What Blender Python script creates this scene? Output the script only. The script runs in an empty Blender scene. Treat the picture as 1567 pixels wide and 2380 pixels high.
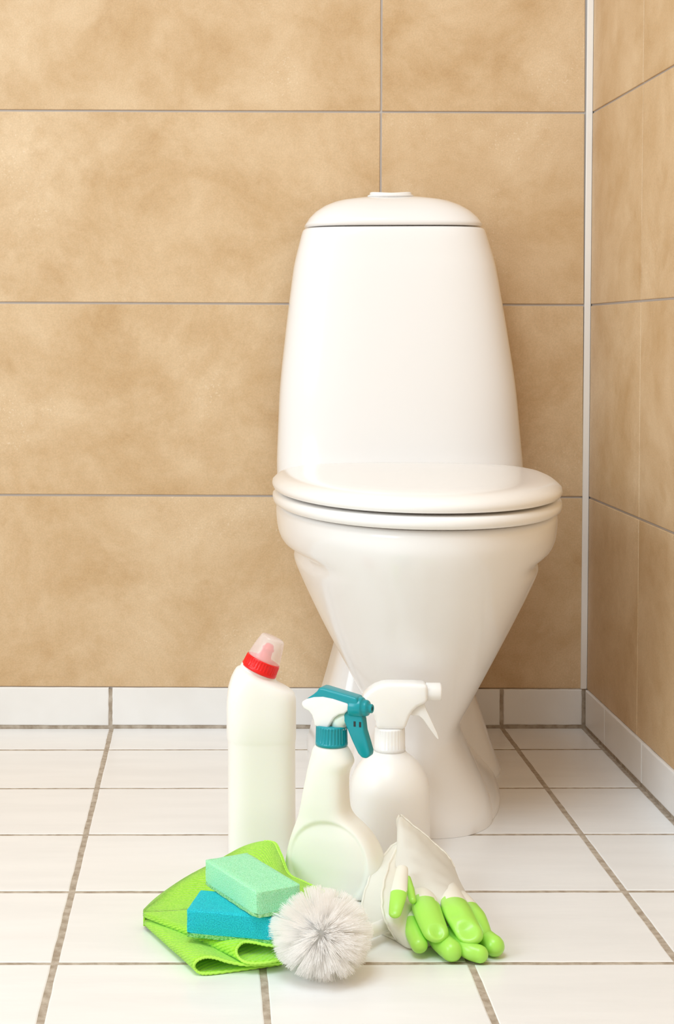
import bpy, bmesh, math, random
from mathutils import Vector, Matrix, noise

# ------------------------------------------------------------------ camera, world, lights
scene = bpy.context.scene
C = scene.collection
F, PX, PY, CH, CD = 3737.0, 481.0, 780.0, 0.605, 2.479      # focal length / principal point (px), height and distance of the camera
cam_data = bpy.data.cameras.new('camera')
cam = bpy.data.objects.new('camera', cam_data)
C.objects.link(cam)
cam.location = (0, -CD, CH)
cam.rotation_euler = (math.radians(90), 0.001, 0)
cam_data.sensor_fit = 'AUTO'
cam_data.sensor_width = 36
cam_data.lens = F / 2380 * 36
cam_data.shift_x = (783.5 - PX) / 2380
cam_data.shift_y = -(1190 - PY) / 2380
cam_data.clip_start = 0.05
scene.camera = cam

scene.view_settings.view_transform = 'Standard'
scene.view_settings.look = 'None'
scene.view_settings.gamma = 1
scene.view_settings.use_curve_mapping = False
scene.view_settings.exposure = 0.02
scene.cycles.max_bounces = 24
scene.cycles.diffuse_bounces = 12
scene.cycles.transparent_max_bounces = 64

world = bpy.data.worlds.new('world')
scene.world = world
world.use_nodes = True
bg = world.node_tree.nodes['Background']
bg.inputs['Color'].default_value = (1.0, 0.82, 0.63, 1)
bg.inputs['Strength'].default_value = 0.74

def area(name, loc, target, sx, sy, power, col):
    l = bpy.data.lights.new(name, 'AREA')
    l.shape = 'RECTANGLE'; l.size = sx; l.size_y = sy; l.energy = power; l.color = col
    o = bpy.data.objects.new(name, l); C.objects.link(o)
    o.location = loc
    o.rotation_euler = (Vector(target) - Vector(loc)).to_track_quat('-Z', 'Y').to_euler()
    return o
area('window_light', (-1.8, -2.1, 1.35), (0.2, -0.35, 0.45), 1.2, 1.2, 29.5, (0.72, 0.88, 1.0))
area('ceiling_light', (-0.3, -1.75, 2.35), (0.0, -1.0, 0), 1.0, 1.0, 29, (0.74, 0.89, 1.0))

# ------------------------------------------------------------------ materials
def mat(name, col, rough=0.5, metal=0.0, **kw):
    m = bpy.data.materials.new(name); m.use_nodes = True
    b = m.node_tree.nodes['Principled BSDF']
    b.inputs['Base Color'].default_value = (*col, 1)
    b.inputs['Roughness'].default_value = rough
    b.inputs['Metallic'].default_value = metal
    for k, v in kw.items():
        b.inputs[k.replace('_', ' ')].default_value = v
    return m
def nodes(m):
    return m.node_tree.nodes, m.node_tree.links, m.node_tree.nodes['Principled BSDF']
def add_noise(m, scale, detail, c1, c2, lo=0.35, hi=0.65, bump=0.0, bscale=None, obj_random=False, stretch=None, bdist=0.001):
    n, l, b = nodes(m)
    tc = n.new('ShaderNodeTexCoord')
    src = tc.outputs['Object']
    if obj_random:
        oi = n.new('ShaderNodeObjectInfo')
        mu = n.new('ShaderNodeMath'); mu.operation = 'MULTIPLY'; mu.inputs[1].default_value = 37.0
        ad = n.new('ShaderNodeVectorMath'); ad.operation = 'ADD'
        l.new(oi.outputs['Random'], mu.inputs[0]); l.new(src, ad.inputs[0]); l.new(mu.outputs[0], ad.inputs[1])
        src = ad.outputs[0]
    if stretch:
        mp = n.new('ShaderNodeMapping'); mp.inputs['Scale'].default_value = stretch
        l.new(src, mp.inputs['Vector']); src = mp.outputs[0]
    nz = n.new('ShaderNodeTexNoise'); nz.inputs['Scale'].default_value = scale; nz.inputs['Detail'].default_value = detail
    l.new(src, nz.inputs['Vector'])
    cr = n.new('ShaderNodeValToRGB')
    cr.color_ramp.elements[0].position = lo; cr.color_ramp.elements[0].color = (*c1, 1)
    cr.color_ramp.elements[1].position = hi; cr.color_ramp.elements[1].color = (*c2, 1)
    l.new(nz.outputs['Fac'], cr.inputs['Fac'])
    l.new(cr.outputs['Color'], b.inputs['Base Color'])
    if bump:
        nb = n.new('ShaderNodeTexNoise'); nb.inputs['Scale'].default_value = bscale or scale; nb.inputs['Detail'].default_value = 3
        l.new(src, nb.inputs['Vector'])
        bp = n.new('ShaderNodeBump'); bp.inputs['Strength'].default_value = bump; bp.inputs['Distance'].default_value = bdist
        l.new(nb.outputs['Fac'], bp.inputs['Height']); l.new(bp.outputs['Normal'], b.inputs['Normal'])
    return src, cr

M = {}
# beige stone-look wall tile: big clouds + fine mottling + speckle
m = mat('beige_stone_tile', (0.6, 0.42, 0.24), 0.48); M['wall_tile'] = m
n, l, b = nodes(m)
tc = n.new('ShaderNodeTexCoord'); oi = n.new('ShaderNodeObjectInfo')
mu = n.new('ShaderNodeMath'); mu.operation = 'MULTIPLY'; mu.inputs[1].default_value = 53.0
ad = n.new('ShaderNodeVectorMath'); ad.operation = 'ADD'
l.new(oi.outputs['Random'], mu.inputs[0]); l.new(tc.outputs['Object'], ad.inputs[0]); l.new(mu.outputs[0], ad.inputs[1])
def tnoise(scale, detail, rough=0.55, dist=0.0):
    z = n.new('ShaderNodeTexNoise'); z.inputs['Scale'].default_value = scale; z.inputs['Detail'].default_value = detail
    z.inputs['Roughness'].default_value = rough; z.inputs['Distortion'].default_value = dist
    l.new(ad.outputs[0], z.inputs['Vector']); return z.outputs['Fac']
def mixc(fac, a, bb, mode='MIX'):
    x = n.new('ShaderNodeMix'); x.data_type = 'RGBA'; x.blend_type = mode
    for sock, v in ((x.inputs[0], fac), (x.inputs[6], a), (x.inputs[7], bb)):
        if isinstance(v, (tuple, float)): sock.default_value = v if isinstance(v, float) else (*v, 1)
        else: l.new(v, sock)
    return x.outputs[2]
def ramp(src, lo, hi, c1=(0, 0, 0), c2=(1, 1, 1)):
    r = n.new('ShaderNodeValToRGB'); r.color_ramp.elements[0].position = lo; r.color_ramp.elements[1].position = hi
    r.color_ramp.elements[0].color = (*c1, 1); r.color_ramp.elements[1].color = (*c2, 1)
    l.new(src, r.inputs['Fac']); return r.outputs['Color']
base = ramp(tnoise(6.0, 11, 0.68, 0.3), 0.33, 0.67, (0.53, 0.345, 0.172), (0.69, 0.515, 0.325))
spots = ramp(tnoise(17, 8, 0.65, 0.2), 0.52, 0.72)
c1 = mixc(spots, base, mixc(1.0, base, (0.91, 0.87, 0.81), 'MULTIPLY'))
fine = ramp(tnoise(420, 2, 0.6), 0.3, 0.7, (0.93, 0.93, 0.92), (1.06, 1.06, 1.07))
c2 = mixc(1.0, c1, fine, 'MULTIPLY')
flecks = ramp(tnoise(230, 2, 0.5), 0.62, 0.68)
patch = ramp(tnoise(6, 3), 0.56, 0.66)
ff = mixc(1.0, flecks, patch, 'MULTIPLY')
c3 = mixc(ff, c2, mixc(0.35, c2, (0.85, 0.72, 0.55)))
l.new(c3, b.inputs['Base Color'])
bp = n.new('ShaderNodeBump'); bp.inputs['Strength'].default_value = 0.12; bp.inputs['Distance'].default_value = 0.001
l.new(tnoise(160, 4), bp.inputs['Height']); l.new(bp.outputs['Normal'], b.inputs['Normal'])

M['wall_grout'] = mat('grey_grout', (0.50, 0.46, 0.43), 0.85)
m = mat('white_floor_tile', (0.83, 0.82, 0.81), 0.3, Specular_IOR_Level=0.4); M['floor_tile'] = m
add_noise(m, 6, 4, (0.83, 0.83, 0.83), (0.87, 0.87, 0.87), obj_random=True, stretch=(1, 5, 1), bump=0.10, bscale=28, bdist=0.002)
m = mat('white_skirting_tile', (0.80, 0.78, 0.76), 0.32); M['skirt_tile'] = m
add_noise(m, 9, 3, (0.78, 0.76, 0.735), (0.83, 0.815, 0.80), obj_random=True, bump=0.08, bscale=24, bdist=0.002)
m = mat('sandy_grout', (0.42, 0.36, 0.29), 0.9); M['floor_grout'] = m
add_noise(m, 90, 6, (0.35, 0.28, 0.21), (0.53, 0.46, 0.38), bump=0.6, bscale=700)
M['trim'] = mat('white_corner_trim', (0.88, 0.86, 0.83), 0.25, 0.12)
M['ceramic'] = mat('white_ceramic', (0.865, 0.855, 0.85), 0.16, Coat_Weight=0.1, Coat_Roughness=0.05)
M['seat'] = mat('white_seat_plastic', (0.89, 0.88, 0.87), 0.16)
M['dark'] = mat('dark_cavity', (0.02, 0.03, 0.03), 0.7)
sss = dict(Subsurface_Weight=0.35, Subsurface_Scale=0.02)
def plastic(name, col, rough=0.35, sw=0.35):
    mm = mat(name, col, rough, Subsurface_Weight=sw, Subsurface_Scale=0.02)
    mm.node_tree.nodes['Principled BSDF'].inputs['Subsurface Radius'].default_value = (1, 0.9, 0.7)
    return mm
M['cream'] = plastic('cream_bottle_plastic', (0.90, 0.885, 0.845))
M['milky'] = plastic('milky_bottle_plastic', (0.885, 0.88, 0.82), 0.4)
M['white_pl'] = plastic('white_bottle_plastic', (0.91, 0.895, 0.87), 0.38)
M['white_gloss'] = plastic('white_trigger_plastic', (0.92, 0.91, 0.89), 0.25)
M['teal'] = mat('teal_plastic', (0.0, 0.30, 0.36), 0.28)
M['red'] = mat('red_plastic', (0.85, 0.004, 0.004), 0.35)
M['clear'] = mat('clear_cap_plastic', (0.92, 0.88, 0.87), 0.2, Alpha=0.42)
M['tube'] = mat('pale_green_tube', (0.74, 0.85, 0.78), 0.3, Subsurface_Weight=0.3, Subsurface_Scale=0.01)
m = plastic('lime_rubber', (0.40, 0.80, 0.11), 0.3, 0.2); M['lime'] = m
m = plastic('cream_rubber', (0.89, 0.86, 0.75), 0.42, 0.3); M['glove'] = m
m = mat('white_bristles', (1.0, 0.995, 0.99), 0.5); M['bristle'] = m
n, l, b = nodes(m)
trl = n.new('ShaderNodeBsdfTranslucent'); trl.inputs['Color'].default_value = (1.0, 0.995, 0.99, 1)
mx_ = n.new('ShaderNodeMixShader'); mx_.inputs[0].default_value = 0.5
tpn = n.new('ShaderNodeBsdfTransparent'); mx2 = n.new('ShaderNodeMixShader'); mx2.inputs[0].default_value = 0.35
l.new(b.outputs[0], mx_.inputs[1]); l.new(trl.outputs[0], mx_.inputs[2]); l.new(mx_.outputs[0], mx2.inputs[1]); l.new(tpn.outputs[0], mx2.inputs[2])
l.new(mx2.outputs[0], n['Material Output'].inputs['Surface'])
M['handle'] = plastic('white_brush_plastic', (0.9, 0.88, 0.84), 0.3)
# sponge foams
def foam(name, c1, c2):
    mm = mat(name, c1, 0.9, Subsurface_Weight=0.25, Subsurface_Scale=0.015)
    add_noise(mm, 900, 2, c1, c2, 0.35, 0.6, bump=0.7, bscale=900, bdist=0.0015)
    return mm
M['foam_green'] = foam('mint_sponge_foam', (0.27, 0.76, 0.40), (0.42, 0.90, 0.57))
M['foam_blue'] = foam('blue_sponge_foam', (0.0, 0.40, 0.52), (0.015, 0.60, 0.70))
def scourer(name, c1, c2):
    mm = mat(name, c1, 0.9); add_noise(mm, 420, 4, c1, c2, bump=1.0, bscale=500, bdist=0.003); return mm
M['scour_green'] = scourer('green_scourer', (0.10, 0.50, 0.10), (0.35, 0.78, 0.30))
M['scour_mint'] = scourer('mint_scourer', (0.22, 0.66, 0.22), (0.48, 0.86, 0.48))
# ribbed microfibre (wave bump follows the fabric's own uv)
def fabric(name, c1, c2):
    mm = mat(name, c1, 0.95, Sheen_Weight=0.3)
    add_noise(mm, 500, 3, c1, c2)
    n, l, b = nodes(mm)
    uv = n.new('ShaderNodeUVMap')
    w = n.new('ShaderNodeTexWave'); w.bands_direction = 'DIAGONAL'; w.inputs['Scale'].default_value = 22; w.inputs['Distortion'].default_value = 0.6; w.inputs['Detail'].default_value = 2; w.inputs['Detail Scale'].default_value = 3
    l.new(uv.outputs[0], w.inputs['Vector'])
    nb = n.new('ShaderNodeTexNoise'); nb.inputs['Scale'].default_value = 1400
    tc = n.new('ShaderNodeTexCoord'); l.new(tc.outputs['Object'], nb.inputs['Vector'])
    mm2 = n.new('ShaderNodeMath'); mm2.operation = 'ADD'
    l.new(w.outputs['Fac'], mm2.inputs[0]); l.new(nb.outputs['Fac'], mm2.inputs[1])
    bp = n.new('ShaderNodeBump'); bp.inputs['Strength'].default_value = 0.8; bp.inputs['Distance'].default_value = 0.0012
    l.new(mm2.outputs[0], bp.inputs['Height']); l.new(bp.outputs['Normal'], b.inputs['Normal'])
    return mm
M['cloth'] = fabric('lime_microfibre', (0.34, 0.82, 0.012), (0.48, 0.93, 0.05))
M['hem'] = mat('lime_hem_thread', (0.48, 0.88, 0.10), 0.9)

# ------------------------------------------------------------------ helpers
def at(px, py, d):
    """point of the room at distance d from the camera plane that stands behind photo pixel (px, py)"""
    return Vector(((px - PX) * d / F, d - CD, CH - (py - PY) * d / F))
def atz(px, py, z):
    """the same, for a known height above the floor"""
    return at(px, py, F * (CH - z) / (py - PY))

def mesh_obj(name, verts, faces, material, parent=None, smooth=True, uvs=None):
    me = bpy.data.meshes.new(name)
    me.from_pydata([tuple(v) for v in verts], [], faces)
    bm = bmesh.new(); bm.from_mesh(me)
    bmesh.ops.recalc_face_normals(bm, faces=bm.faces)
    bm.to_mesh(me); bm.free()
    if uvs:
        lay = me.uv_layers.new(name='UVMap')
        for lp in me.loops: lay.data[lp.index].uv = uvs[lp.vertex_index]
    for mm in (material if isinstance(material, list) else [material]): me.materials.append(mm)
    if smooth: me.polygons.foreach_set('use_smooth', [True] * len(me.polygons))
    o = bpy.data.objects.new(name, me); C.objects.link(o)
    if parent: o.parent = parent
    return o
def sharp(o, ang=40):
    o.data.set_sharp_from_angle(angle=math.radians(ang)); return o
def subsurf(o, lv=2):
    md = o.modifiers.new('subsurf', 'SUBSURF'); md.levels = lv; md.render_levels = lv; return o
def bevel(o, w, seg=3):
    md = o.modifiers.new('bevel', 'BEVEL'); md.width = w; md.segments = seg; md.limit_method = 'ANGLE'; md.angle_limit = math.radians(35)
    return o
def loft(rings, cap0=True, cap1=True):
    n = len(rings[0]); V = []; Fc = []
    for r in rings: V += list(r)
    for i in range(len(rings) - 1):
        for j in range(n):
            Fc.append((i * n + j, i * n + (j + 1) % n, (i + 1) * n + (j + 1) % n, (i + 1) * n + j))
    def cap(i, rev):
        c = sum((Vector(p) for p in rings[i]), Vector()) / n
        V.append(c); k = len(V) - 1
        for j in range(n): Fc.append((i * n + j, k, i * n + (j + 1) % n) if rev else (i * n + j, i * n + (j + 1) % n, k))
    if cap0: cap(0, True)
    if cap1: cap(len(rings) - 1, False)
    return V, Fc
def lathe(profile, n=48, cap0=True, cap1=True, ribs=None):
    """profile = [(r, z, ribbed)]"""
    rings = []
    for p in profile:
        r, z = p[0], p[1]; amp = p[2] if len(p) > 2 else 0
        rings.append([(((r - (amp if (j // 2) % 2 else 0)) if amp else r) * math.cos(2 * math.pi * j / n),
                       ((r - (amp if (j // 2) % 2 else 0)) if amp else r) * math.sin(2 * math.pi * j / n), z) for j in range(n)])
    return loft(rings, cap0, cap1)
def sgnpow(v, e): return math.copysign(abs(v) ** e, v)
def catmull(pts, n):
    """n points spread along a Catmull-Rom curve through pts"""
    pts = [Vector(p) for p in pts]; out = []
    m_ = len(pts) - 1
    for i in range(n):
        t = i / (n - 1) * m_; k = min(int(t), m_ - 1); u = t - k
        p0 = pts[max(k - 1, 0)]; p1 = pts[k]; p2 = pts[k + 1]; p3 = pts[min(k + 2, m_)]
        out.append(0.5 * ((2 * p1) + (p2 - p0) * u + (2 * p0 - 5 * p1 + 4 * p2 - p3) * u * u + (3 * p1 - p0 - 3 * p2 + p3) * u ** 3))
    return out
def interp(table, x):
    """piecewise smooth interpolation of rows (x, a, b, ...)"""
    for i in range(len(table) - 1):
        if table[i][0] <= x <= table[i + 1][0] or i == len(table) - 2:
            p0 = table[max(i - 1, 0)]; p1 = table[i]; p2 = table[i + 1]; p3 = table[min(i + 2, len(table) - 1)]
            u = (x - p1[0]) / (p2[0] - p1[0]); u = min(max(u, 0), 1)
            res = []
            for k in range(1, len(p1)):
                m1 = (p2[k] - p0[k]) / (p2[0] - p0[0]) * (p2[0] - p1[0]); m2 = (p3[k] - p1[k]) / (p3[0] - p1[0]) * (p2[0] - p1[0])
                res.append((2 * u**3 - 3 * u**2 + 1) * p1[k] + (u**3 - 2 * u**2 + u) * m1 + (-2 * u**3 + 3 * u**2) * p2[k] + (u**3 - u**2) * m2)
            return res
def tube(points, radii, n=16, flat=1.0, up=(0, 0, 1), round0=False, round1=True):
    """swept tube with rounded ends; flat scales the thickness along 'up'"""
    P = [Vector(p) for p in points]; R = list(radii)
    def rnd(P, R):
        d = (P[-1] - P[-2]).normalized(); c = P[-1]; r = R[-1]
        for a in (22, 42, 60, 75, 85): P.append(c + d * r * math.sin(math.radians(a))); R.append(r * math.cos(math.radians(a)))
    if round1: rnd(P, R)
    if round0:
        P.reverse(); R.reverse(); rnd(P, R); P.reverse(); R.reverse()
    rings = []; up = Vector(up)
    for i, p in enumerate(P):
        t = (P[min(i + 1, len(P) - 1)] - P[max(i - 1, 0)]).normalized()
        s = t.cross(up)
        if s.length < 1e-4: s = t.cross(Vector((1, 0, 0)))
        s.normalize(); w = s.cross(t).normalized()
        rings.append([p + s * R[i] * math.cos(2 * math.pi * j / n) + w * R[i] * flat * math.sin(2 * math.pi * j / n) for j in range(n)])
    return loft(rings)
def join(*parts):
    V = []; Fc = []
    for v, f in parts:
        k = len(V); V += list(v); Fc += [tuple(i + k for i in q) for q in f]
    return V, Fc
def box(x0, x1, y0, y1, z0, z1):
    V = [(x, y, z) for z in (z0, z1) for y in (y0, y1) for x in (x0, x1)]
    return V, [(0, 2, 3, 1), (4, 5, 7, 6), (0, 1, 5, 4), (2, 6, 7, 3), (0, 4, 6, 2), (1, 3, 7, 5)]
def extrude_profile(pts, h, y0=0.0):
    """outline in (x, z) given a thickness 2h along y"""
    n = len(pts)
    V = [(p[0], y0 - h, p[1]) for p in pts] + [(p[0], y0 + h, p[1]) for p in pts]
    return V, [tuple(range(n))[::-1], tuple(range(n, 2 * n))] + [(i, (i + 1) % n, n + (i + 1) % n, n + i) for i in range(n)]
def empty(name, loc, label, cat, group=None, rz=0):
    o = bpy.data.objects.new(name, None); C.objects.link(o); o.location = loc; o.rotation_euler = (0, 0, rz)
    o.empty_display_size = 0.05
    tag(o, label, cat, group); return o
def tag(o, label, cat, group=None):
    o['label'] = label; o['category'] = cat
    if group: o['group'] = group
def struct(o, label=None, cat=None):
    o['kind'] = 'structure'
    if label: o['label'] = label
    if cat: o['category'] = cat
    return o

# ------------------------------------------------------------------ the room
random.seed(4)
WX = 0.584                    # right wall tile face at floor level
SLOPE = -0.005                # the back wall's tile rows run slightly out of level
def tile_mesh(w, h, t, rough, seed, bev=0.0015):
    """tile in local xy, face towards +z at z = 0, edges slightly uneven"""
    rnd = random.Random(seed); k = 9; P = []
    for s in range(4):
        for i in range(k):
            u = i / k - 0.5; jx = rnd.uniform(-rough, rough) if i else 0
            P.append([(u * w, -h / 2 + jx), (w / 2 + jx, u * h), (-u * w, h / 2 + jx), (-w / 2 + jx, -u * h)][s])
    n = len(P)
    def ins(p, q): return (p[0] - math.copysign(min(q, abs(p[0])), p[0]) * (abs(p[0]) > w / 2 - q * 2), p[1] - math.copysign(min(q, abs(p[1])), p[1]) * (abs(p[1]) > h / 2 - q * 2))
    rings = [[(*p, -t) for p in P], [(*p, -bev) for p in P], [(*ins(p, bev * 0.35), -bev * 0.3) for p in P], [(*ins(p, bev * 1.2), 0) for p in P]]
    V, Fc = loft(rings, False, False)
    Fc.append(tuple(range(3 * n, 4 * n)))
    me = bpy.data.meshes.new('tile'); me.from_pydata(V, [], Fc)
    bm = bmesh.new(); bm.from_mesh(me); bmesh.ops.recalc_face_normals(bm, faces=bm.faces); bm.to_mesh(me); bm.free()
    return me
cache = {}
def place_tile(parent, w, h, t, rough, material, mtx, variants=3, bev=0.0015):
    key = (round(w, 4), round(h, 4), t, material.name, random.randrange(variants))
    if key not in cache:
        me = tile_mesh(w, h, t, rough, len(cache), bev); me.materials.append(material); cache[key] = me
    o = bpy.data.objects.new('tile', cache[key]); C.objects.link(o); o.parent = parent; o.matrix_local = mtx
    return o

# floor: 20 cm tiles, 6 mm joints; the first row against the wall is cut
floor = mesh_obj('floor', *box(-1.56, WX + 0.03, -3.06, 0.02, -0.05, -0.0006), M['floor_grout'], smooth=False)
struct(floor, 'floor of square white tiles with sandy grout', 'floor')
xs = [-0.1475 + 0.2005 * k for k in range(-7, 4)]; xs.append(WX - 0.004)
ys = [0.0, 0.129] + [0.129 + 0.2 * k for k in range(1, 15)]
for i in range(len(xs) - 1):
    for j in range(len(ys) - 1):
        x0, x1 = xs[i] + 0.003, xs[i + 1] - 0.003; y0, y1 = ys[j] + 0.0028, ys[j + 1] - 0.0028
        if i == len(xs) - 2: x1 = xs[-1] - 0.003
        place_tile(floor, x1 - x0, y1 - y0, 0.008, 0.0004, M['floor_tile'], Matrix.Translation(((x0 + x1) / 2, -(y0 + y1) / 2, random.uniform(-0.0003, 0.0002))))
# back wall: 60 x 30 cm tiles
rows_b = [0.0615 + 0.2965 * k for k in range(0, 9)]
wall_back = mesh_obj('wall_back', *box(-1.56, WX + 0.06, 0.0025, 0.08, -0.05, 2.48), M['wall_grout'], smooth=False)
struct(wall_back, 'back wall clad in large beige stone-look tiles', 'wall')
xj = [-1.535, -0.933, -0.333, 0.2675, WX - 0.001]
RB = Matrix.Rotation(math.radians(90), 4, 'X')
for r in range(len(rows_b) - 1):
    for c in range(len(xj) - 1):
        x0, x1 = xj[c] + 0.0016, xj[c + 1] - 0.0016; z0, z1 = rows_b[r] + 0.0016, rows_b[r + 1] - 0.0016
        xc = (x0 + x1) / 2; zc = (z0 + z1) / 2
        roll = Matrix.Rotation(-SLOPE, 4, 'Y')
        mt = Matrix.Translation((xc + 0.006 * (zc - 0.7), 0, zc + SLOPE * (xc - 0.0))) @ roll @ RB
        place_tile(wall_back, x1 - x0, z1 - z0, 0.008, 0.0001, M['wall_tile'], mt, 1, 0.0008)
# skirting along the back wall
bb = mesh_obj('baseboard_back', *box(-1.56, WX - 0.001, -0.0018, 0.003, -0.002, 0.0605), M['floor_grout'], smooth=False)
struct(bb, 'white tiled skirting along the back wall', 'skirting')
xb = [-1.55, -1.35, -1.15, -0.95, -0.75, -0.55, -0.3495, -0.1490, 0.0515, 0.2520, 0.4535, WX - 0.004]
for i in range(len(xb) - 1):
    x0, x1 = xb[i] + 0.0028, xb[i + 1] - 0.0028; xc = (x0 + x1) / 2
    zt = 0.0622 + SLOPE * xc; z0 = 0.0050
    place_tile(bb, x1 - x0, zt - z0, 0.006, 0.0003, M['skirt_tile'], Matrix.Translation((xc, -0.0035, (zt + z0) / 2)) @ Matrix.Rotation(-SLOPE, 4, 'Y') @ RB)
# right wall leans back a touch towards the top
LEAN = Matrix.Translation((WX, 0, 0)) @ Matrix.Rotation(0.011, 4, 'Y')
wall_right = mesh_obj('wall_right', *box(0.0025, 0.08, -3.06, 0.08, -0.05, 2.48), M['wall_grout'], smooth=False)
wall_right.matrix_world = LEAN
struct(wall_right, 'right side wall clad in large beige stone-look tiles', 'wall')
RR = Matrix(((0, 0, -1, 0), (-1, 0, 0, 0), (0, 1, 0, 0), (0, 0, 0, 1)))       # tile x -> -y, tile y -> z, face -> -x
yj = [0.003, 0.290, 0.890, 1.490, 2.090, 2.690, 3.05]
rows_r = [z + SLOPE * WX for z in rows_b]
for r in range(len(rows_r) - 1):
    for c in range(len(yj) - 1):
        y0, y1 = yj[c] + 0.0013, yj[c + 1] - 0.0013; z0, z1 = rows_r[r] + 0.0016, rows_r[r + 1] - 0.0016
        place_tile(wall_right, y1 - y0, z1 - z0, 0.008, 0.0001, M['wall_tile'], Matrix.Translation((0, -(y0 + y1) / 2, (z0 + z1) / 2)) @ RR, 1, 0.0008)
br = mesh_obj('baseboard_right', *box(WX - 0.0018, WX + 0.003, -3.05, -0.003, -0.002, 0.0595), M['floor_grout'], smooth=False)
struct(br, 'white tiled skirting along the right wall', 'skirting')
yb = [0.0095, 0.129] + [0.129 + 0.2 * k for k in range(1, 15)]
for j in range(len(yb) - 1):
    y0, y1 = yb[j] + 0.001, yb[j + 1] - 0.001
    place_tile(br, y1 - y0, 0.0548, 0.006, 0.0003, M['skirt_tile'], Matrix.Translation((WX - 0.0035, -(y0 + y1) / 2, 0.0325)) @ RR)
# corner strip: slim quarter-round profile
prof = [(0.0, 0.0), (0.0, -0.0022), (-0.0008, -0.0030), (-0.0090, -0.0030), (-0.0098, -0.0022), (-0.0098, 0.0)]
rings = [[(p[0] + WX + 0.0005 + 0.011 * z, p[1] - 0.0003, z) for p in prof] for z in (0.0605, 2.40)]
tr = mesh_obj('trim_1', *loft(rings), M['trim'], smooth=False)
struct(tr, 'white corner strip between the two tiled walls', 'trim')

# ------------------------------------------------------------------ toilet
TX = 0.283
toilet = empty('toilet', (TX, 0, 0), 'white ceramic close-coupled toilet with closed lid standing by the tiled wall', 'toilet', rz=-0.03)
def dring(z, hw, rb, rf, rc, ef=2.15, eb=2.3, n=96, zf=None):
    """egg-shaped horizontal section: rb / rf = distance of its back / front from the wall, rc = where it is widest"""
    out = []
    for j in range(n):
        a = 2 * math.pi * j / n; c, s = math.cos(a), math.sin(a)
        e = ef if s >= 0 else eb
        x = hw * sgnpow(c, 2 / e); L = (rf - rc) if s >= 0 else (rc - rb)
        out.append((x, -(rc + L * sgnpow(s, 2 / e)), z))
    return out
# bowl and pedestal          z     hw     rb    rf    rc
B = [(0.000, 0.0900, 0.10, 0.547, 0.44), (0.012, 0.0900, 0.10, 0.545, 0.435), (0.030, 0.0860, 0.12, 0.538, 0.42), (0.065, 0.0720, 0.16, 0.530, 0.38),
     (0.100, 0.0585, 0.19, 0.526, 0.36), (0.116, 0.0578, 0.19, 0.527, 0.355), (0.144, 0.074, 0.18, 0.535, 0.35), (0.189, 0.0987, 0.15, 0.560, 0.345),
     (0.234, 0.1227, 0.13, 0.586, 0.34), (0.270, 0.1400, 0.11, 0.610, 0.34), (0.290, 0.1490, 0.10, 0.623, 0.34), (0.303, 0.1545, 0.09, 0.631, 0.34),
     (0.311, 0.1568, 0.09, 0.636, 0.34), (0.317, 0.1550, 0.09, 0.6395, 0.34), (0.322, 0.1525, 0.085, 0.6425, 0.34), (0.327, 0.1570, 0.08, 0.6455, 0.34),
     (0.334, 0.1700, 0.075, 0.6495, 0.34), (0.345, 0.1768, 0.07, 0.6552, 0.34), (0.358, 0.1795, 0.07, 0.6600, 0.34), (0.374, 0.1805, 0.07, 0.662, 0.34),
     (0.380, 0.1795, 0.07, 0.660, 0.34), (0.3825, 0.176, 0.08, 0.654, 0.34)]
BS = [(b_[0], b_[1]) for b_ in B if b_[0] < 0.28 or b_[0] > 0.35]      # the same without the grip groove
fine_r = []
NZ = 90
for i in range(NZ + 1):
    z = B[0][0] + (B[-1][0] - B[0][0]) * i / NZ
    hw, rb_, rf_, rc_ = interp(B, z); hs_ = interp(BS, z)[0]
    g_ = dring(z, hw, rb_, rf_, rc_); q_ = dring(z, hs_, rb_, rf_, rc_); ring = []
    for k in range(len(g_)):
        t = min(1, max(0, (abs(g_[k][0]) / hw - 0.60) / 0.36)) if k < len(g_) // 2 else 1      # the groove dies out towards the front
        t = t * t * (3 - 2 * t)
        ring.append(tuple(q_[k][c] + (g_[k][c] - q_[k][c]) * t for c in range(3)))
    fine_r.append(ring)
bowl_front = loft(fine_r)
# rear foot that carries the outlet towards the wall
def rrect(z, hw, r0, r1, n=64, e=5.0):
    rc = (r0 + r1) / 2; L = (r1 - r0) / 2; out = []
    for j in range(n):
        a = 2 * math.pi * j / n
        out.append((hw * sgnpow(math.cos(a), 2 / e), -(rc + L * sgnpow(math.sin(a), 2 / e)), z))
    return out
rear = loft([rrect(z, hw, 0.02, rf) for z, hw, rf in ((0, 0.133, 0.30), (0.006, 0.1335, 0.30), (0.014, 0.130, 0.29), (0.05, 0.1195, 0.25), (0.10, 0.104, 0.22), (0.15, 0.090, 0.21),
                                                     (0.20, 0.085, 0.21), (0.30, 0.09, 0.20), (0.34, 0.13, 0.20), (0.395, 0.15, 0.20))])
# the side flank sweeping from the rear foot into the round front foot
def flank(z, k):
    hw, rb_, rf_, rc_ = interp(B, z)
    return dring(z, hw + k, 0.10, rc_ + 0.09, 0.25, 2.6, 2.6, 64)
fl = loft([flank(z, k) for z, k in ((0, 0.026), (0.008, 0.026), (0.016, 0.020), (0.03, 0.010), (0.05, 0.0), (0.07, -0.012), (0.09, -0.03))])
bowl = mesh_obj('bowl', *join(bowl_front, rear, fl), M['ceramic'], toilet)
sharp(bowl, 50)
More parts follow.
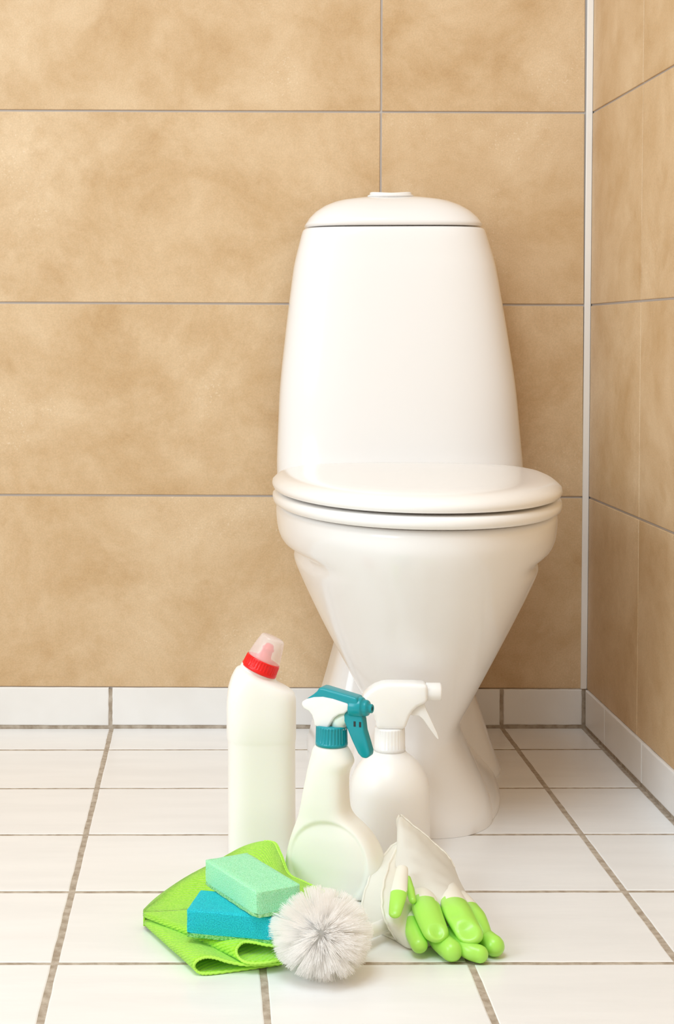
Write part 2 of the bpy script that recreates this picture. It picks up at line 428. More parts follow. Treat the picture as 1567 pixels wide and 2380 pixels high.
# cistern
T = [(0.385, 0.1820, 0.172), (0.412, 0.1820, 0.170), (0.430, 0.1812, 0.164), (0.464, 0.1790, 0.160), (0.528, 0.1745, 0.158), (0.592, 0.1665, 0.156), (0.656, 0.1575, 0.153), (0.7045, 0.1500, 0.150),
     (0.7206, 0.1465, 0.148), (0.748, 0.1390, 0.145), (0.757, 0.1365, 0.143), (0.762, 0.1345, 0.1415), (0.764, 0.132, 0.139)]
def tring(z, hw, rf, n=112):
    out = []
    for j in range(n):
        a = 2 * math.pi * j / n; c, s = math.cos(a), math.sin(a)
        r0 = min(0.08, rf * 0.55)
        if s >= 0: x, r = hw * sgnpow(c, 2 / 4.2), r0 + (rf - r0) * sgnpow(s, 2 / 2.3)
        else: x, r = hw * sgnpow(c, 2 / 6), r0 + (r0 - 0.012) * sgnpow(s, 2 / 6)
        out.append((x + 0.006 - 0.023 * (z - 0.41), -r, z))
    return out
zs = [0.385 + (0.748 - 0.385) * i / 36 for i in range(37)] + [0.753, 0.757, 0.760, 0.762, 0.7635, 0.764]
tank = mesh_obj('cistern', *loft([tring(z, *interp(T, z)) for z in zs]), M['ceramic'], toilet)
L_ = [(0.7660, 0.129, 0.140), (0.7666, 0.1305, 0.1427), (0.7695, 0.1318, 0.1445), (0.7733, 0.1292, 0.1435), (0.7803, 0.1246, 0.140), (0.790, 0.1150, 0.132), (0.799, 0.1015, 0.120),
      (0.8054, 0.0865, 0.110), (0.8085, 0.074, 0.102), (0.8118, 0.050, 0.09), (0.8130, 0.03, 0.08), (0.8133, 0.015, 0.07)]
lid_t = mesh_obj('cistern_lid', *loft([tring(z, hw, rf) for z, hw, rf in L_]), M['ceramic'], toilet)
# rocker flush button: oval with two raised ends
n = 48; rings = []
for sc, z, wav in ((0.92, 0.8105, 0), (1.1, 0.8125, 0), (1.08, 0.8140, 0.2), (1.0, 0.8145, 0.2), (0.985, 0.8170, 1), (0.93, 0.8182, 1), (0.6, 0.8184, 1), (0.25, 0.8184, 1)):
    rings.append([(-0.006 + sc * 0.0315 * math.cos(2 * math.pi * j / n), -0.078 + sc * 0.019 * math.sin(2 * math.pi * j / n),
                   z + 0.0026 * wav * (abs(sc * math.cos(2 * math.pi * j / n)) ** 1.5 - 0.6)) for j in range(n)])
mesh_obj('flush_button', *loft(rings), M['seat'], toilet)
# seat ring and closed lid
seat_rows = [(0.3850, 0.176, 0.662), (0.3855, 0.1805, 0.666), (0.3875, 0.1843, 0.670), (0.392, 0.1855, 0.6715), (0.3960, 0.1850, 0.671), (0.3992, 0.182, 0.668), (0.4004, 0.177, 0.662)]
mesh_obj('seat', *loft([dring(z, hw, 0.215, rf, 0.345, 2.15, 2.6) for z, hw, rf in seat_rows]), M['seat'], toilet)
lid_rows = [(0.4034, 0.175, 0.658, 0.19), (0.4037, 0.1800, 0.664, 0.186), (0.4050, 0.1843, 0.6675, 0.184), (0.409, 0.1860, 0.6695, 0.183), (0.4135, 0.1852, 0.6685, 0.184), (0.4175, 0.181, 0.6650, 0.187),
            (0.4210, 0.1765, 0.6590, 0.191), (0.4237, 0.1700, 0.650, 0.197), (0.4253, 0.162, 0.639, 0.204), (0.4260, 0.150, 0.622, 0.215), (0.4254, 0.125, 0.590, 0.235), (0.4243, 0.10, 0.56, 0.26), (0.4238, 0.05, 0.48, 0.30), (0.4237, 0.02, 0.42, 0.32)]
mesh_obj('lid', *loft([dring(z, hw, rb_, rf, 0.345, 2.15, 2.6) for z, hw, rf, rb_ in lid_rows]), M['seat'], toilet)
for s in (-1, 1):
    mesh_obj('hinge', *tube([(s * 0.075 - 0.018, -0.195, 0.400), (s * 0.075 + 0.018, -0.195, 0.400)], [0.010, 0.010], 20, round0=True), M['seat'], toilet)

# ------------------------------------------------------------------ toilet cleaner bottle with angled neck
D1 = 1.862
o1 = at(606, 2000, D1); o1.z = 0
duck = empty('toilet_cleaner_bottle', o1, 'tall cream bottle with angled neck and red ribbed cap collar', 'bottle')
def q1(px, py):
    p = at(px, py, D1); return Vector((p.x - o1.x, 0, p.z))
def slab(Lp, Rp, hd, n=64, e=3.2):
    """flattened section between a left and a right outline point"""
    c = (Lp + Rp) / 2; u = (Rp - Lp) / 2; out = []
    for j in range(n):
        a = 2 * math.pi * j / n
        out.append(c + u * sgnpow(math.cos(a), 2 / e) + Vector((0, hd * sgnpow(math.sin(a), 2 / e), 0)))
    return out
zb = lambda z: (CH - z) * F / D1 + PY      # photo row of a height at this distance
secs = [((536, zb(0.0)), (680, zb(0.0)), 0.021), ((531, zb(0.0015)), (685, zb(0.0015)), 0.0235), ((529.5, zb(0.006)), (686, zb(0.006)), 0.0255), ((529, 1850), (685.5, 1850), 0.0265), ((529, 1724), (685, 1724), 0.0265),
        ((528, 1717), (686, 1717), 0.027), ((526, 1709), (687, 1709), 0.028), ((525.5, 1650), (687, 1650), 0.028), ((526.5, 1622), (687, 1634), 0.0275), ((530, 1597), (686.5, 1622), 0.027),
        ((536, 1576), (684.5, 1613), 0.026), ((543, 1561), (680, 1607), 0.0245), ((548, 1553), (673, 1602.5), 0.0225), ((552, 1549.5), (663, 1597), 0.020), ((555.5, 1548), (652, 1590.5), 0.0185),
        ((557, 1547.5), (643, 1585), 0.0178), ((558.5, 1545), (641, 1582), 0.0172), ((562, 1538), (640.5, 1573), 0.0172)]
rr = [slab(q1(*a), q1(*b_), h, e=(3.2 if k < 10 else 3.2 - 1.2 * (k - 9) / 8)) for k, (a, b_, h) in enumerate(secs)]
sharp(mesh_obj('bottle_body', *loft(rr), M['cream'], duck), 60)
ax0 = q1(600.5, 1559); axd = (q1(633, 1486) - q1(600.5, 1559)); alen = axd.length; axd.normalize()
AX = Matrix.Translation(ax0) @ Vector((0, 0, 1)).rotation_difference(axd).to_matrix().to_4x4()
def ax_obj(name, vf, m_, par):
    return mesh_obj(name, [AX @ Vector(v) for v in vf[0]], vf[1], m_, par)
collar = ax_obj('cap_collar', lathe([(0.0195, -0.0005), (0.0212, 0.0002), (0.0214, 0.003), (0.0208, 0.0036), (0.0208, 0.0040, 0), (0.0209, 0.0042, 0.0006), (0.0204, 0.0128, 0.0006), (0.0203, 0.0131), (0.0198, 0.0145), (0.0185, 0.0150)], 144), M['red'], duck)
ax_obj('nozzle', lathe([(0.012, 0.014), (0.0125, 0.0165), (0.0085, 0.0175), (0.0070, 0.020), (0.0062, 0.026), (0.0072, 0.0268), (0.0072, 0.0285), (0.0060, 0.0295), (0.0045, 0.033), (0.003, 0.034)], 40), M['red'], duck)
ax_obj('clear_cap', lathe([(0.0180, 0.0142), (0.0194, 0.0146), (0.0192, 0.017), (0.0168, 0.030), (0.0145, 0.0395), (0.0138, 0.0412), (0.0122, 0.0423), (0.006, 0.0428)], 56), M['clear'], duck)

# ------------------------------------------------------------------ teal trigger spray bottle
D2 = 1.757; YAW = math.radians(-27); CY = math.cos(YAW)
o2 = at(770, 2095, D2); o2.z = 0
spray = empty('spray_bottle', o2, 'milky spray bottle with round base and teal trigger head', 'spray bottle', rz=YAW)
S2 = F / D2
def u2(px): return (px - 770) / S2 / CY
def z2(py): return CH - (py - PY) / S2
tab = []                # (row, left px, right px, half thickness m, exponent)
for py, lp, rp, hv in ((1726, 29, 29, 0.0135), (1733, 37, 36, 0.0168), (1745, 43, 43, 0.0185), (1757, 45, 48, 0.0195), (1767, 47.5, 49.5, 0.0200), (1778, 49.5, 45, 0.0203), (1790, 52, 39.5, 0.0205), (1810, 55, 36.5, 0.021), (1840, 60, 35.5, 0.0215),
                       (1865, 64, 36.5, 0.022), (1882, 67, 40, 0.0222), (1897, 70, 50, 0.0225), (1910, 74, 66, 0.0235), (1922, 78, 79, 0.0245), (1940, 84, 93, 0.0260), (1965, 91, 106, 0.0272), (1995, 97, 115, 0.028), (2025, 99.5, 119, 0.028),
                       (2060, 98, 118, 0.028), (2080, 93, 112, 0.0275)):
    hw = (lp + rp) / 2 / S2; cu = (rp - lp) / 2 / S2 / CY
    hu = math.sqrt(max(hw ** 2 - (hv * math.sin(YAW) * 0.8) ** 2, 1e-6)) / CY
    tab.append((z2(py), cu, hu, hv))
tab.append((0.0, tab[-1][1], tab[-1][2] * 0.93, 0.026)); tab.sort()
rings = []
for i in range(101):
    z = tab[-1][0] * i / 100
    cu, hu, hv = interp(tab, z)
    if z < 0.004: k = 1 - 0.06 * (1 - z / 0.004) ** 2; hu *= k; hv *= k
    e = 2.0 + 1.3 * min(1, max(0, (0.155 - z) / 0.05))
    ring = []
    for j in range(112):
        a = 2 * math.pi * j / 112
        x = cu + hu * sgnpow(math.cos(a), 2 / e); y = hv * sgnpow(math.sin(a), 2 / e)
        if z < 0.10:                       # round sunk label panel on both broad faces
            rr_ = math.hypot((x - 0.004) / 0.047, (z - 0.034) / 0.047)
            dep = 0.0030 * (1 - min(1, max(0, (rr_ - 0.90) / 0.10)) ** 2 * (3 - 2 * min(1, max(0, (rr_ - 0.90) / 0.10))))
            if abs(y) > hv * 0.4: y -= math.copysign(dep, y)
        ring.append((x, y, z))
    rings.append(ring)
mesh_obj('bottle_body', *loft(rings), M['milky'], spray)
mesh_obj('collar', *lathe([(0.0160, z2(1731)), (0.0176, z2(1731)), (0.0178, z2(1725)), (0.0174, z2(1723.5)), (0.0175, z2(1722), 0.0011), (0.0171, z2(1690), 0.0011), (0.0168, z2(1687)), (0.0155, z2(1684.5)), (0.010, z2(1684.5))], 120), M['teal'], spray)
sh = [(711, 1641), (712, 1633), (722, 1626), (738, 1620), (758, 1617), (780, 1619), (815, 1627), (815, 1641), (806, 1650), (794, 1654), (784, 1662), (776, 1675), (770, 1688), (764, 1690), (740, 1686), (738, 1672), (734, 1661), (727, 1653), (716, 1648)]
bevel(mesh_obj('shroud', *extrude_profile([(u2(a), z2(b_)) for a, b_ in sh], 0.0115), M['white_gloss'], spray), 0.0055, 4)
tp = [(717, 1629), (736, 1614), (744, 1606), (748, 1598), (753, 1596.5), (759, 1597), (832, 1612), (838, 1630), (815, 1629), (780, 1622), (758, 1620), (738, 1624)]
bevel(mesh_obj('top_cover', *extrude_profile([(u2(a), z2(b_)) for a, b_ in tp], 0.0095), M['teal'], spray), 0.0025, 3)
def along_u(profile, zc, n=40):
    V, Fc = lathe(profile, n); return [(v[2], v[1], zc - v[0]) for v in V], Fc
hs = u2(813); nz = z2(1637)
noz = mesh_obj('nozzle', *along_u([(0.0085, hs - 0.001), (0.0108, hs), (0.0112, hs + 0.0020), (0.0112, hs + 0.0130), (0.0104, hs + 0.0143), (0.0088, hs + 0.0148), (0.0088, hs + 0.0185), (0.0076, hs + 0.0205), (0.0050, hs + 0.0210), (0.0048, hs + 0.0245), (0.0042, hs + 0.0252), (0.0028, hs + 0.0252), (0.0027, hs + 0.0215)], nz), M['teal'], spray)
mesh_obj('orifice', *along_u([(0.0026, hs + 0.0218), (0.0027, hs + 0.0242)], nz, 20), M['dark'], noz)
trg = [(802, 1656), (806, 1648), (814, 1640), (838, 1644), (843, 1662), (846, 1688), (853, 1712), (859, 1734), (858, 1744), (851, 1750), (841, 1749), (833, 1740), (822, 1717), (809, 1686), (802, 1668)]
tg = bevel(mesh_obj('trigger', *extrude_profile([(u2(a), z2(b_)) for a, b_ in trg], 0.0068), M['teal'], spray), 0.002, 3)
for py in (1673,):
    for k, ux in ((-1, 826), (1, 838)):
        mesh_obj('slot', *box(u2(ux) - 0.0010, u2(ux) + 0.0014, -0.0071, -0.0062, z2(py + 6), z2(py - 6)), M['dark'], tg, smooth=False)
mesh_obj('neck_tube', *tube([(u2(786), 0, z2(1690)), (u2(788), 0, z2(1672)), (u2(806), 0, z2(1660))], [0.0088, 0.0085, 0.006], 24), M['tube'], spray)

# ------------------------------------------------------------------ white trigger spray bottle
D3 = 1.886; S3 = F / D3
o3 = at(905, 2000, D3); o3.z = 0
ws = empty('spray_bottle', o3, 'plain white round-shouldered spray bottle with white trigger head', 'spray bottle', rz=math.radians(-3))
def u3(px): return (px - 906) / S3
def z3(py): return CH - (py - PY) / S3
R3 = 0.0469
pr = [(0.030, 0.0), (R3 - 0.005, 0.0), (R3 - 0.0015, 0.0012), (R3, 0.005), (R3, z3(1835)), (R3 - 0.0006, z3(1822)), (R3 - 0.0024, z3(1808)), (R3 - 0.0054, z3(1794)), (R3 - 0.0096, z3(1781)), (R3 - 0.0150, z3(1768)), (R3 - 0.0205, z3(1758.5)), (R3 - 0.0250, z3(1752)), (0.0190, z3(1746)), (0.0175, z3(1743)), (0.0160, z3(1740)), (0.0160, z3(1730))]
mesh_obj('bottle_body', *lathe(pr, 80), M['white_pl'], ws)
mesh_obj('collar', *lathe([(0.0165, z3(1745)), (0.0183, z3(1744)), (0.0184, z3(1736)), (0.0181, z3(1735), 0.0005), (0.0178, z3(1694), 0.0005), (0.0176, z3(1691)), (0.016, z3(1689.5)), (0.010, z3(1689.5))], 112), M['white_gloss'], ws)
hd = [(843, 1622), (846, 1612), (858, 1601), (872, 1592), (888, 1586), (902, 1584), (960, 1584), (992, 1586), (993, 1624), (986, 1630), (968, 1638), (958, 1648), (952, 1658), (946, 1673), (940, 1690), (874, 1690), (873, 1672), (868, 1660), (856, 1650), (846, 1637)]
bevel(mesh_obj('trigger_head', *extrude_profile([(u3(a), z3(b_)) for a, b_ in hd], 0.0140), M['white_gloss'], ws), 0.0075, 5)
mesh_obj('nozzle', *along_u([(0.008, u3(990)), (0.0101, u3(990.5)), (0.0103, u3(993)), (0.0103, u3(996)), (0.0104, u3(1021)), (0.0098, u3(1025)), (0.0085, u3(1025.5)), (0.0035, u3(1025)), (0.003, u3(1022))], z3(1606.5)), M['white_gloss'], ws)
tr3 = [(962, 1645), (972, 1632), (984, 1630), (990, 1646), (1002, 1672), (1014, 1698), (1019, 1712), (1017, 1715), (1012, 1710), (996, 1688), (982, 1668), (972, 1660), (960, 1660), (952, 1658)]
bevel(mesh_obj('trigger', *extrude_profile([(u3(a), z3(b_)) for a, b_ in tr3], 0.0075), M['white_gloss'], ws), 0.0018, 3)

# ------------------------------------------------------------------ lime microfibre cloth, folded like an accordion
def pz(rows): return [atz(*r) for r in rows]
Hm = pz([(655, 2240, .0022), (600, 2248, .0022), (540, 2256, .0022), (490, 2262, .0022), (463, 2261, .003), (450, 2248, .008), (455, 2234, .0145), (475, 2225, .0175), (500, 2227, .0165), (530, 2236, .0125), (575, 2243, .0085), (635, 2240, .0080),
         (662, 2236, .0095), (650, 2232, .0120), (615, 2238, .0115), (582, 2239, .0115), (560, 2232, .0130), (549, 2218, .017), (550, 2203, .0215), (565, 2190, .0245), (590, 2191, .0245), (620, 2197, .0225), (662, 2200, .021)])
Tm = pz([(600, 2160, .0022), (540, 2160, .0022), (470, 2160, .0022), (400, 2160, .0022), (352, 2158, .003), (338, 2150, .005), (336, 2144, .0075), (342, 2138, .0095), (370, 2136, .0105), (420, 2136, .0105), (480, 2136, .0105), (540, 2136, .0105),
         (560, 2134, .0112), (540, 2132, .0120), (480, 2132, .0122), (420, 2132, .0124), (365, 2134, .0125), (338, 2131, .014), (333, 2125, .0165), (342, 2121, .0185), (400, 2118, .021), (470, 2112, .0225), (560, 2108, .0225)])
NH, NG = 150, 26
Hc, Tc = catmull(Hm, NH), catmull(Tm, NH)
cv, cf, cu_ = [], [], []
for i in range(NG):
    t = i / (NG - 1)
    for j in range(NH):
        p = Hc[j].lerp(Tc[j], t)
        # the roll relaxes a little between hem and apex
        p = p + Vector((0, 0, 0.0012 * math.sin(t * math.pi) * noise.noise(Vector((j * 0.08, t * 3, 2)))))
        cv.append(p); cu_.append((j / NH * 1.3, t * 0.6))
for i in range(NG - 1):
    for j in range(NH - 1):
        cf.append((i * NH + j, i * NH + j + 1, (i + 1) * NH + j + 1, (i + 1) * NH + j))
lines = [pz([(333, 2125, .0165), (342, 2121, .0185), (400, 2118, .021), (470, 2112, .0225), (540, 2108, .0225), (580, 2108, .022), (620, 2110, .022), (650, 2112, .021), (690, 2112, .018), (725, 2098, .016)]),
         pz([(332, 2122, .0180), (348, 2108, .0215), (402, 2092, .0245), (470, 2078, .0265), (540, 2068, .0270), (580, 2068, .0270), (620, 2074, .0262), (655, 2082, .0240), (695, 2090, .021), (735, 2088, .0175)]),
         pz([(333, 2118, .0185), (357, 2096, .0240), (412, 2058, .0305), (480, 2030, .0350), (560, 2000, .0370), (605, 1995, .0375), (640, 2020, .0345), (663, 2048, .0290), (700, 2065, .0235), (744, 2080, .0185)]),
         pz([(334, 2115, .0185), (366, 2085, .0245), (430, 2041, .0335), (500, 2004, .0385), (570, 1967, .0405), (628, 1957, .0425), (648, 1985, .0395), (667, 2031, .0300), (702, 2050, .0245), (752, 2073, .0200)])]
cols = 70; rowsN = 40
dense = [catmull(L2, cols) for L2 in lines]
k0 = len(cv)
sheet = [catmull([dn[j] for dn in dense], rowsN) for j in range(cols)]
for i in range(rowsN):
    t = i / (rowsN - 1)
    for j in range(cols):
        cv.append(sheet[j][i]); cu_.append((j / cols * 0.9, t * 0.8))
for i in range(rowsN - 1):
    for j in range(cols - 1):
        a = k0 + i * cols + j; cf.append((a, a + 1, a + cols + 1, a + cols))
# the back of the pile drops to the floor
back = [cv[k0 + (rowsN - 1) * cols + j] for j in range(cols)]
k1 = len(cv); drop = 8
for i in range(drop):
    t = (i + 1) / drop
    for j in range(cols):
        b_ = back[j]; w = min(1, j / 6)
        cv.append(Vector((b_.x, b_.y + 0.012 * w * math.sin(t * math.pi / 2), b_.z * (1 - t) + 0.002 * t))); cu_.append((j / cols * 0.9, 0.8 + 0.1 * t))
for i in range(drop):
    for j in range(cols - 1):
        a = (k0 + (rowsN - 1) * cols + j) if i == 0 else (k1 + (i - 1) * cols + j)
        b2 = k1 + i * cols + j
        cf.append((a, a + 1, b2 + 1, b2))
cloth = empty('cleaning_cloth', (o1.x - 0.04, -0.88, 0), 'lime green folded microfibre cloth under the sponges', 'cloth')
def to_local(vs, o): return [Vector(v) - o.location for v in vs]
cl = mesh_obj('fabric', to_local(cv, cloth), cf, M['cloth'], cloth, uvs=cu_)
so = cl.modifiers.new('thick', 'SOLIDIFY'); so.thickness = 0.0022; so.offset = 0
def hem(path, r=0.0013):
    n_ = len(path)
    return tube([p + Vector((0, 0, 0.0003 * math.sin(i * 1.7))) for i, p in enumerate(path)], [r * (1 + 0.14 * (i % 2)) for i in range(n_)], 8, round0=True)
hv_, hf_ = hem(catmull(Hm, 260))
mesh_obj('hem', to_local(hv_, cloth), hf_, M['hem'], cloth)
edge = [cv[k0 + (rowsN - 1) * cols + j] for j in range(cols)][36:]
for off in (Vector((0, 0, 0.0004)), Vector((0.0022, 0.0035, -0.0012))):
    hv_, hf_ = hem([p + off for p in catmull(edge, 130)], 0.0011)
    mesh_obj('hem', to_local(hv_, cloth), hf_, M['hem'], cloth)

# ------------------------------------------------------------------ sponges
def sponge(name, corner, ex, ey, L, W, z0, h_sc, h_foam, fm, sm, label, tilt=(0, 0)):
    """corner = front-left foot; ex / ey = directions of the long and the short side on the floor"""
    root = empty(name, (corner[0], corner[1], z0), label, 'sponge')
    root.rotation_euler = (tilt[0], tilt[1], math.atan2(ex[1], ex[0]))
    def block(nm, z_a, z_b, mtl, rough, bulge, seed):
        nx, ny, nzz = 16, 11, 5
        bm = bmesh.new()
        bmesh.ops.create_cube(bm, size=1)
        bmesh.ops.subdivide_edges(bm, edges=bm.edges[:], cuts=13, use_grid_fill=True)
        for v in bm.verts:
            x, y, z = v.co * 2
            # rounded edges
            r = 0.05
            v.co = Vector(((x * 0.5 + 0.5) * L, (y * 0.5 + 0.5) * W, z_a + (z * 0.5 + 0.5) * (z_b - z_a)))
            cx = max(abs(x) - 0.94, 0) / 0.06; cy = max(abs(y) - 0.92, 0) / 0.08; cz = max(abs(z) - 0.85, 0) / 0.15
            if (z < 0) != (nm == 'scourer_layer'): cz = 0
            k = cx * cy + cy * cz + cx * cz
            v.co += Vector((-math.copysign(0.0009, x) * min(k, 1), -math.copysign(0.0009, y) * min(k, 1), -math.copysign(0.0009, z) * min(k, 1)))
            nv = Vector((v.co.x * 130 + seed, v.co.y * 130, v.co.z * 130))
            v.co += noise.noise_vector(nv) * rough
        me = bpy.data.meshes.new(nm); bm.to_mesh(me); bm.free(); me.materials.append(mtl)
        me.polygons.foreach_set('use_smooth', [True] * len(me.polygons))
        o = bpy.data.objects.new(nm, me); C.objects.link(o); o.parent = root
        sharp(o, 45); return o
    block('scourer_layer', 0, h_sc, sm, 0.0006, 0, 3)
    block('foam_block', h_sc, h_sc + h_foam, fm, 0.00025, 0, 9)
    return root
fl_ = atz(431, 2179, 0.0225); fr_ = atz(622, 2196, 0.0225)
ex = (fr_ - fl_).normalized()
sponge('sponge', fl_, ex, None, 0.088, 0.060, 0.0225, 0.0045, 0.0225, M['foam_blue'], M['scour_green'], 'bright blue sponge with green scourer underside lying on the cloth')
# mint sponge: long side from its left corner towards the front
sF = atz(594, 2136, 0.0500); sL = atz(474, 2056, 0.0500)
ex = (sF - sL).normalized()
sponge('sponge', sL, ex, None, (sF - sL).length, 0.0495, 0.0500, 0.0035, 0.0225, M['foam_green'], M['scour_mint'], 'mint green sponge lying across the blue sponge')

# ------------------------------------------------------------------ toilet brush
random.seed(11)
bc = at(741, 2172, 1.517)
brush = empty('toilet_brush', (bc.x, bc.y, 0), 'white round-headed toilet brush lying in front of the cloth', 'brush')
hend = at(985, 2106, 1.680)
ctr = Vector((0, 0, bc.z)); hdir = (Vector((hend.x - bc.x, hend.y - bc.y, 0.009)) - ctr)
hl = hdir.length; hdir.normalize(); axis = -hdir
mesh_obj('core', *tube([ctr + hdir * 0.014, ctr + axis * 0.004], [0.0165, 0.0165], 24, round0=True), M['bristle'], brush)
mid = ctr + hdir * hl * 0.42 + Vector((0, 0, -0.011))
mesh_obj('handle', *tube(catmull([ctr + hdir * 0.010, mid, ctr + hdir * hl], 24), [0.0055 + 0.0012 * min(1, i / 8) for i in range(24)], 20, round0=True), M['handle'], brush)
bv, bf = [], []
def bristle(p0, p1, p2, r):
    k = len(bv); t = (p2 - p0).normalized(); s = t.orthogonal().normalized(); w = t.cross(s)
    for p, rr2 in ((p0, r), (p1, r), (p2, r * 0.8)):
        for a in (0, 2.094, 4.189): bv.append(p + (s * math.cos(a) + w * math.sin(a)) * rr2)
    for i in (0, 3):
        for j in range(3): bf.append((k + i + j, k + i + (j + 1) % 3, k + i + 3 + (j + 1) % 3, k + i + 3 + j))
    bf.append((k + 6, k + 7, k + 8))
NT = 84
for i in range(NT):
    zc = 1 - 2 * (i + 0.5) / NT; rr2 = math.sqrt(1 - zc * zc); ph = i * 2.39996
    d = Vector((rr2 * math.cos(ph), rr2 * math.sin(ph), zc))
    d = (d + Vector((random.gauss(0, .04), random.gauss(0, .04), random.gauss(0, .04)))).normalized()
    if d.dot(hdir) > 0.90: continue
    root_p = ctr + hdir * 0.003 + d * 0.0155
    Lt = 0.0325 * random.uniform(0.94, 1.06)
    side = d.orthogonal().normalized(); side2 = d.cross(side)
    for k in range(125):
        a = random.uniform(0, 6.283); q = math.sqrt(random.random())
        off = (side * math.cos(a) + side2 * math.sin(a))
        p0 = root_p + off * q * 0.0030
        Lb = Lt * random.uniform(0.95, 1.02)
        p1 = p0 + d * Lb * 0.5 + off * q * 0.0034
        p2 = p0 + d * Lb + off * q * 0.0056 + Vector((random.gauss(0, .0007), random.gauss(0, .0007), random.gauss(0, .0007)))
        for p in (p1, p2):
            p.z = ctr.z + (p.z - ctr.z) * 0.86
            if p.z < 0.0008: p.z = 0.0008 + random.random() * 0.0008
        bristle(p0, p1, p2, 0.00016)
br_o = mesh_obj('bristles', bv, bf, M['bristle'], brush, smooth=False)
br_o['kind'] = 'stuff'

# ------------------------------------------------------------------ rubber gloves
def glove(name, loc, label, rings, thick=0.0012, n=48):
    root = empty(name, loc, label, 'glove', 'pair of rubber gloves')
    RS = []
    for r in rings:
        pts = r + [r[0]]
        # closed smooth ring through the given points
        m_ = len(r); ring = []
        for i in range(n):
            t = i / n * m_; k = int(t) % m_; u = t - int(t)
            p0, p1, p2, p3 = r[(k - 1) % m_], r[k], r[(k + 1) % m_], r[(k + 2) % m_]
            ring.append(0.5 * ((2 * p1) + (p2 - p0) * u + (2 * p0 - 5 * p1 + 4 * p2 - p3) * u * u + (3 * p1 - p0 - 3 * p2 + p3) * u ** 3))
        RS.append(ring)
    # resample along the sleeve
    NR = 30; out = []
    cols_ = [catmull([R_[j] for R_ in RS], NR) for j in range(n)]
    for i in range(NR):
        row = []
        for j in range(n):
            p = cols_[j][i]
            p = p + Vector((0, 0, 0.0016 * noise.noise(p * 55)))
            if i < 5: p = p + Vector((0.3, -1, 0.2)) * 0.0011 * (1 - i / 5) * math.sin(j * 2.3)
            p.z = max(p.z, 0.0012); row.append(p)
        out.append(row)
    V, Fc = loft(out, False, True)
    o = mesh_obj('sleeve', to_local(V, root), Fc, M['glove'], root)
    md = o.modifiers.new('thick', 'SOLIDIFY'); md.thickness = thick; md.offset = 0
    hv2, hf2 = tube(out[0] + [out[0][0]], [0.0016] * (n + 1), 8, round1=False)
    mesh_obj('cuff_bead', to_local(hv2, root), hf2, M['glove'], root)
    return root
def finger(root, name, pts, radii, flat, lime_from, up=(0, 0, 1), dents=(), seed=0):
    P = catmull(pts, 22); m_ = len(radii) - 1; R = []
    for i in range(22):
        t = i / 21 * m_; k = min(int(t), m_ - 1); R.append(radii[k] + (radii[k + 1] - radii[k]) * (t - k))
    V, Fc = tube(P, R, 28, flat, up, round0=True)
    nr = (len(V) - 2) // 28
    V = [Vector(v) for v in V]
    for (dp, dr, dd) in dents:                 # soft dimples pressed into the rubber
        for v in V:
            q = (v - dp).length / dr
            if q < 1: v += Vector((0.1, 0.5, -1)).normalized() * dd * (1 - q * q) ** 2
    for v in V: v.z = max(v.z, 0.0006)
    o = mesh_obj(name, to_local(V, root), Fc, [M['glove'], M['lime']], root)
    off = 5
    for f in o.data.polygons:
        mx = sum(min(v // 28, nr) for v in f.vertices if v < nr * 28) / max(1, sum(1 for v in f.vertices if v < nr * 28))
        j = [v % 28 for v in f.vertices][0]
        wav = 1.0 * math.sin(j / 28 * 2 * math.pi + seed)
        rows_lim = off + lime_from * 21 + wav
        f.material_index = 1 if mx > rows_lim else 0
    return o
# lower glove: cuff opens to the left, fingers point to the right front
lo_r = [pz([(925, 1958, .050), (880, 2002, .038), (850, 2065, .020), (842, 2120, .004), (872, 2160, .0015), (918, 2184, .0015), (906, 2160, .017), (889, 2125, .031), (888, 2070, .043), (904, 2008, .047)]),
        pz([(958, 1985, .044), (925, 2030, .034), (905, 2080, .020), (898, 2130, .004), (925, 2172, .0015), (950, 2204, .0015), (938, 2172, .016), (930, 2130, .029), (928, 2080, .039), (945, 2030, .042)]),
        pz([(1010, 2040, .030), (985, 2065, .024), (968, 2100, .015), (965, 2130, .004), (985, 2175, .0015), (1005, 2198, .0015), (1000, 2170, .013), (1000, 2130, .020), (1000, 2095, .026), (1008, 2060, .029)]),
        pz([(1075, 2105, .020), (1060, 2110, .016), (1040, 2130, .010), (1030, 2150, .003), (1035, 2175, .0015), (1045, 2195, .0025), (1050, 2175, .012), (1058, 2150, .017), (1066, 2130, .020), (1072, 2115, .021)])]
g_lo = glove('rubber_glove', atz(1000, 2150, 0), 'cream rubber glove with lime fingertips lying underneath with gaping cuff', lo_r)
finger(g_lo, 'thumb', [atz(944, 2105, .024), atz(957, 2155, .0185), atz(973, 2196, .0125)], [.0075, .0095, .0085], 0.95, 0.40, seed=1)
finger(g_lo, 'finger', [atz(1000, 2160, .016), atz(1025, 2190, .0125), atz(1048, 2210, .0105)], [.0095, .0105, .0105], 1.0, 0.02, seed=2)
finger(g_lo, 'finger', [atz(1050, 2170, .014), atz(1082, 2205, .0110), atz(1113, 2218, .0087)], [.0085, .0086, .0086], 1.0, 0.02, seed=3)
finger(g_lo, 'finger', [atz(1098, 2140, .016), atz(1122, 2178, .0130), atz(1147, 2199, .0105)], [.0085, .0100, .0103], 1.0, 0.02, seed=4)
finger(g_lo, 'finger', [atz(947, 2042, .052), atz(952, 2068, .0475), atz(958, 2093, .0425)], [.0030, .0046, .0036], 1.0, 0.0, seed=8)
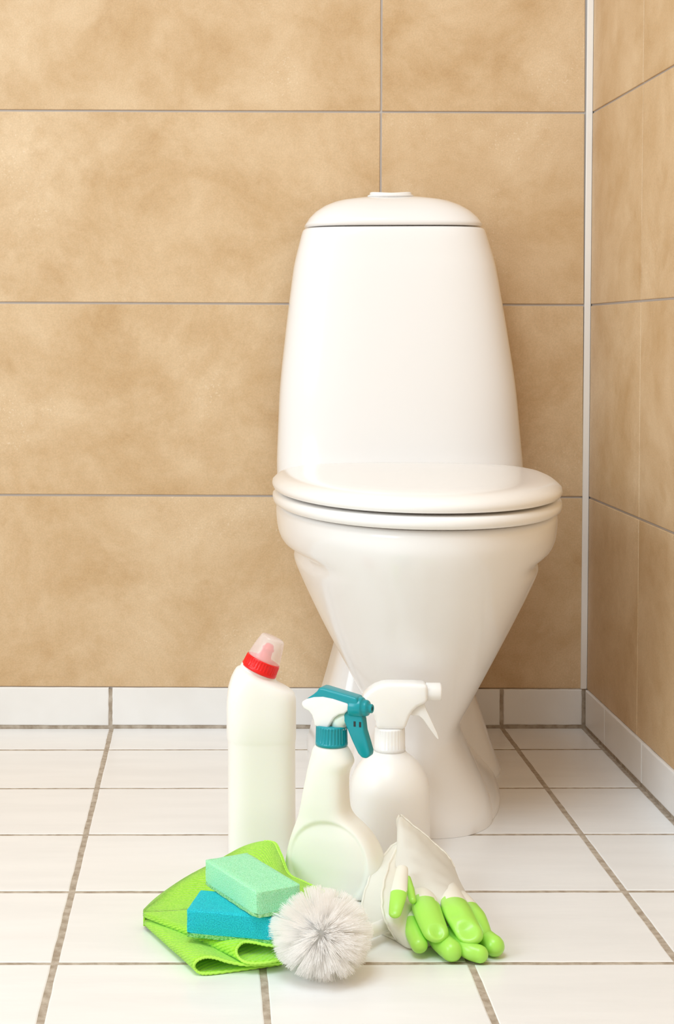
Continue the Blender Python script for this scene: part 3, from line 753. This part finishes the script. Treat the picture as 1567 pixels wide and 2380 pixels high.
# upper glove: cuff leans up against the white bottle, fingers hang over the lower glove
up_r = [pz([(928, 1895, .070), (962, 1921, .060), (1005, 1957, .046), (1040, 1992, .034), (1054, 2020, .024), (1030, 2005, .024), (990, 1975, .034), (950, 1945, .046), (926, 1930, .058)]),
        pz([(928, 1965, .055), (960, 1975, .054), (1005, 1995, .047), (1048, 2025, .035), (1066, 2048, .025), (1040, 2035, .024), (995, 2020, .030), (955, 2005, .038), (924, 1990, .046)]),
        pz([(921, 2030, .043), (955, 2030, .047), (1005, 2038, .045), (1060, 2060, .036), (1085, 2085, .024), (1050, 2080, .023), (1000, 2068, .026), (950, 2060, .030), (918, 2050, .036)]),
        pz([(945, 2066, .036), (970, 2062, .042), (1012, 2070, .041), (1070, 2090, .034), (1100, 2112, .023), (1065, 2112, .021), (1015, 2100, .022), (975, 2092, .025), (948, 2080, .030)]),
        pz([(968, 2098, .032), (990, 2100, .034), (1025, 2104, .033), (1072, 2122, .030), (1100, 2130, .023), (1070, 2132, .020), (1025, 2128, .021), (995, 2122, .024), (972, 2114, .029)])]
g_up = glove('rubber_glove', atz(1010, 2080, 0), 'cream rubber glove with lime fingertips draped on top of the other glove', up_r)
finger(g_up, 'finger', [atz(975, 2050, .034), atz(990, 2112, .034), atz(1011, 2166, .0245)], [.0085, .0145, .0130], 0.66, 0.42, dents=[(atz(1017, 2160, .031), .011, .0060)], seed=5)
finger(g_up, 'finger', [atz(1036, 2050, .032), atz(1060, 2116, .033), atz(1090, 2170, .0235)], [.0085, .0150, .0136], 0.66, 0.38, dents=[(atz(1084, 2160, .030), .015, .0060), (atz(1052, 2118, .040), .010, .004)], seed=6)
finger(g_up, 'finger', [atz(1072, 2085, .028), atz(1103, 2132, .0265), atz(1121, 2170, .0180)], [.0070, .0108, .0090], 0.85, 0.30, seed=7)
finger(g_up, 'thumb', [atz(934, 2020, .056), atz(926, 2075, .0500), atz(917, 2122, .0380)], [.0060, .0085, .0062], 0.55, 0.50, seed=0.5)
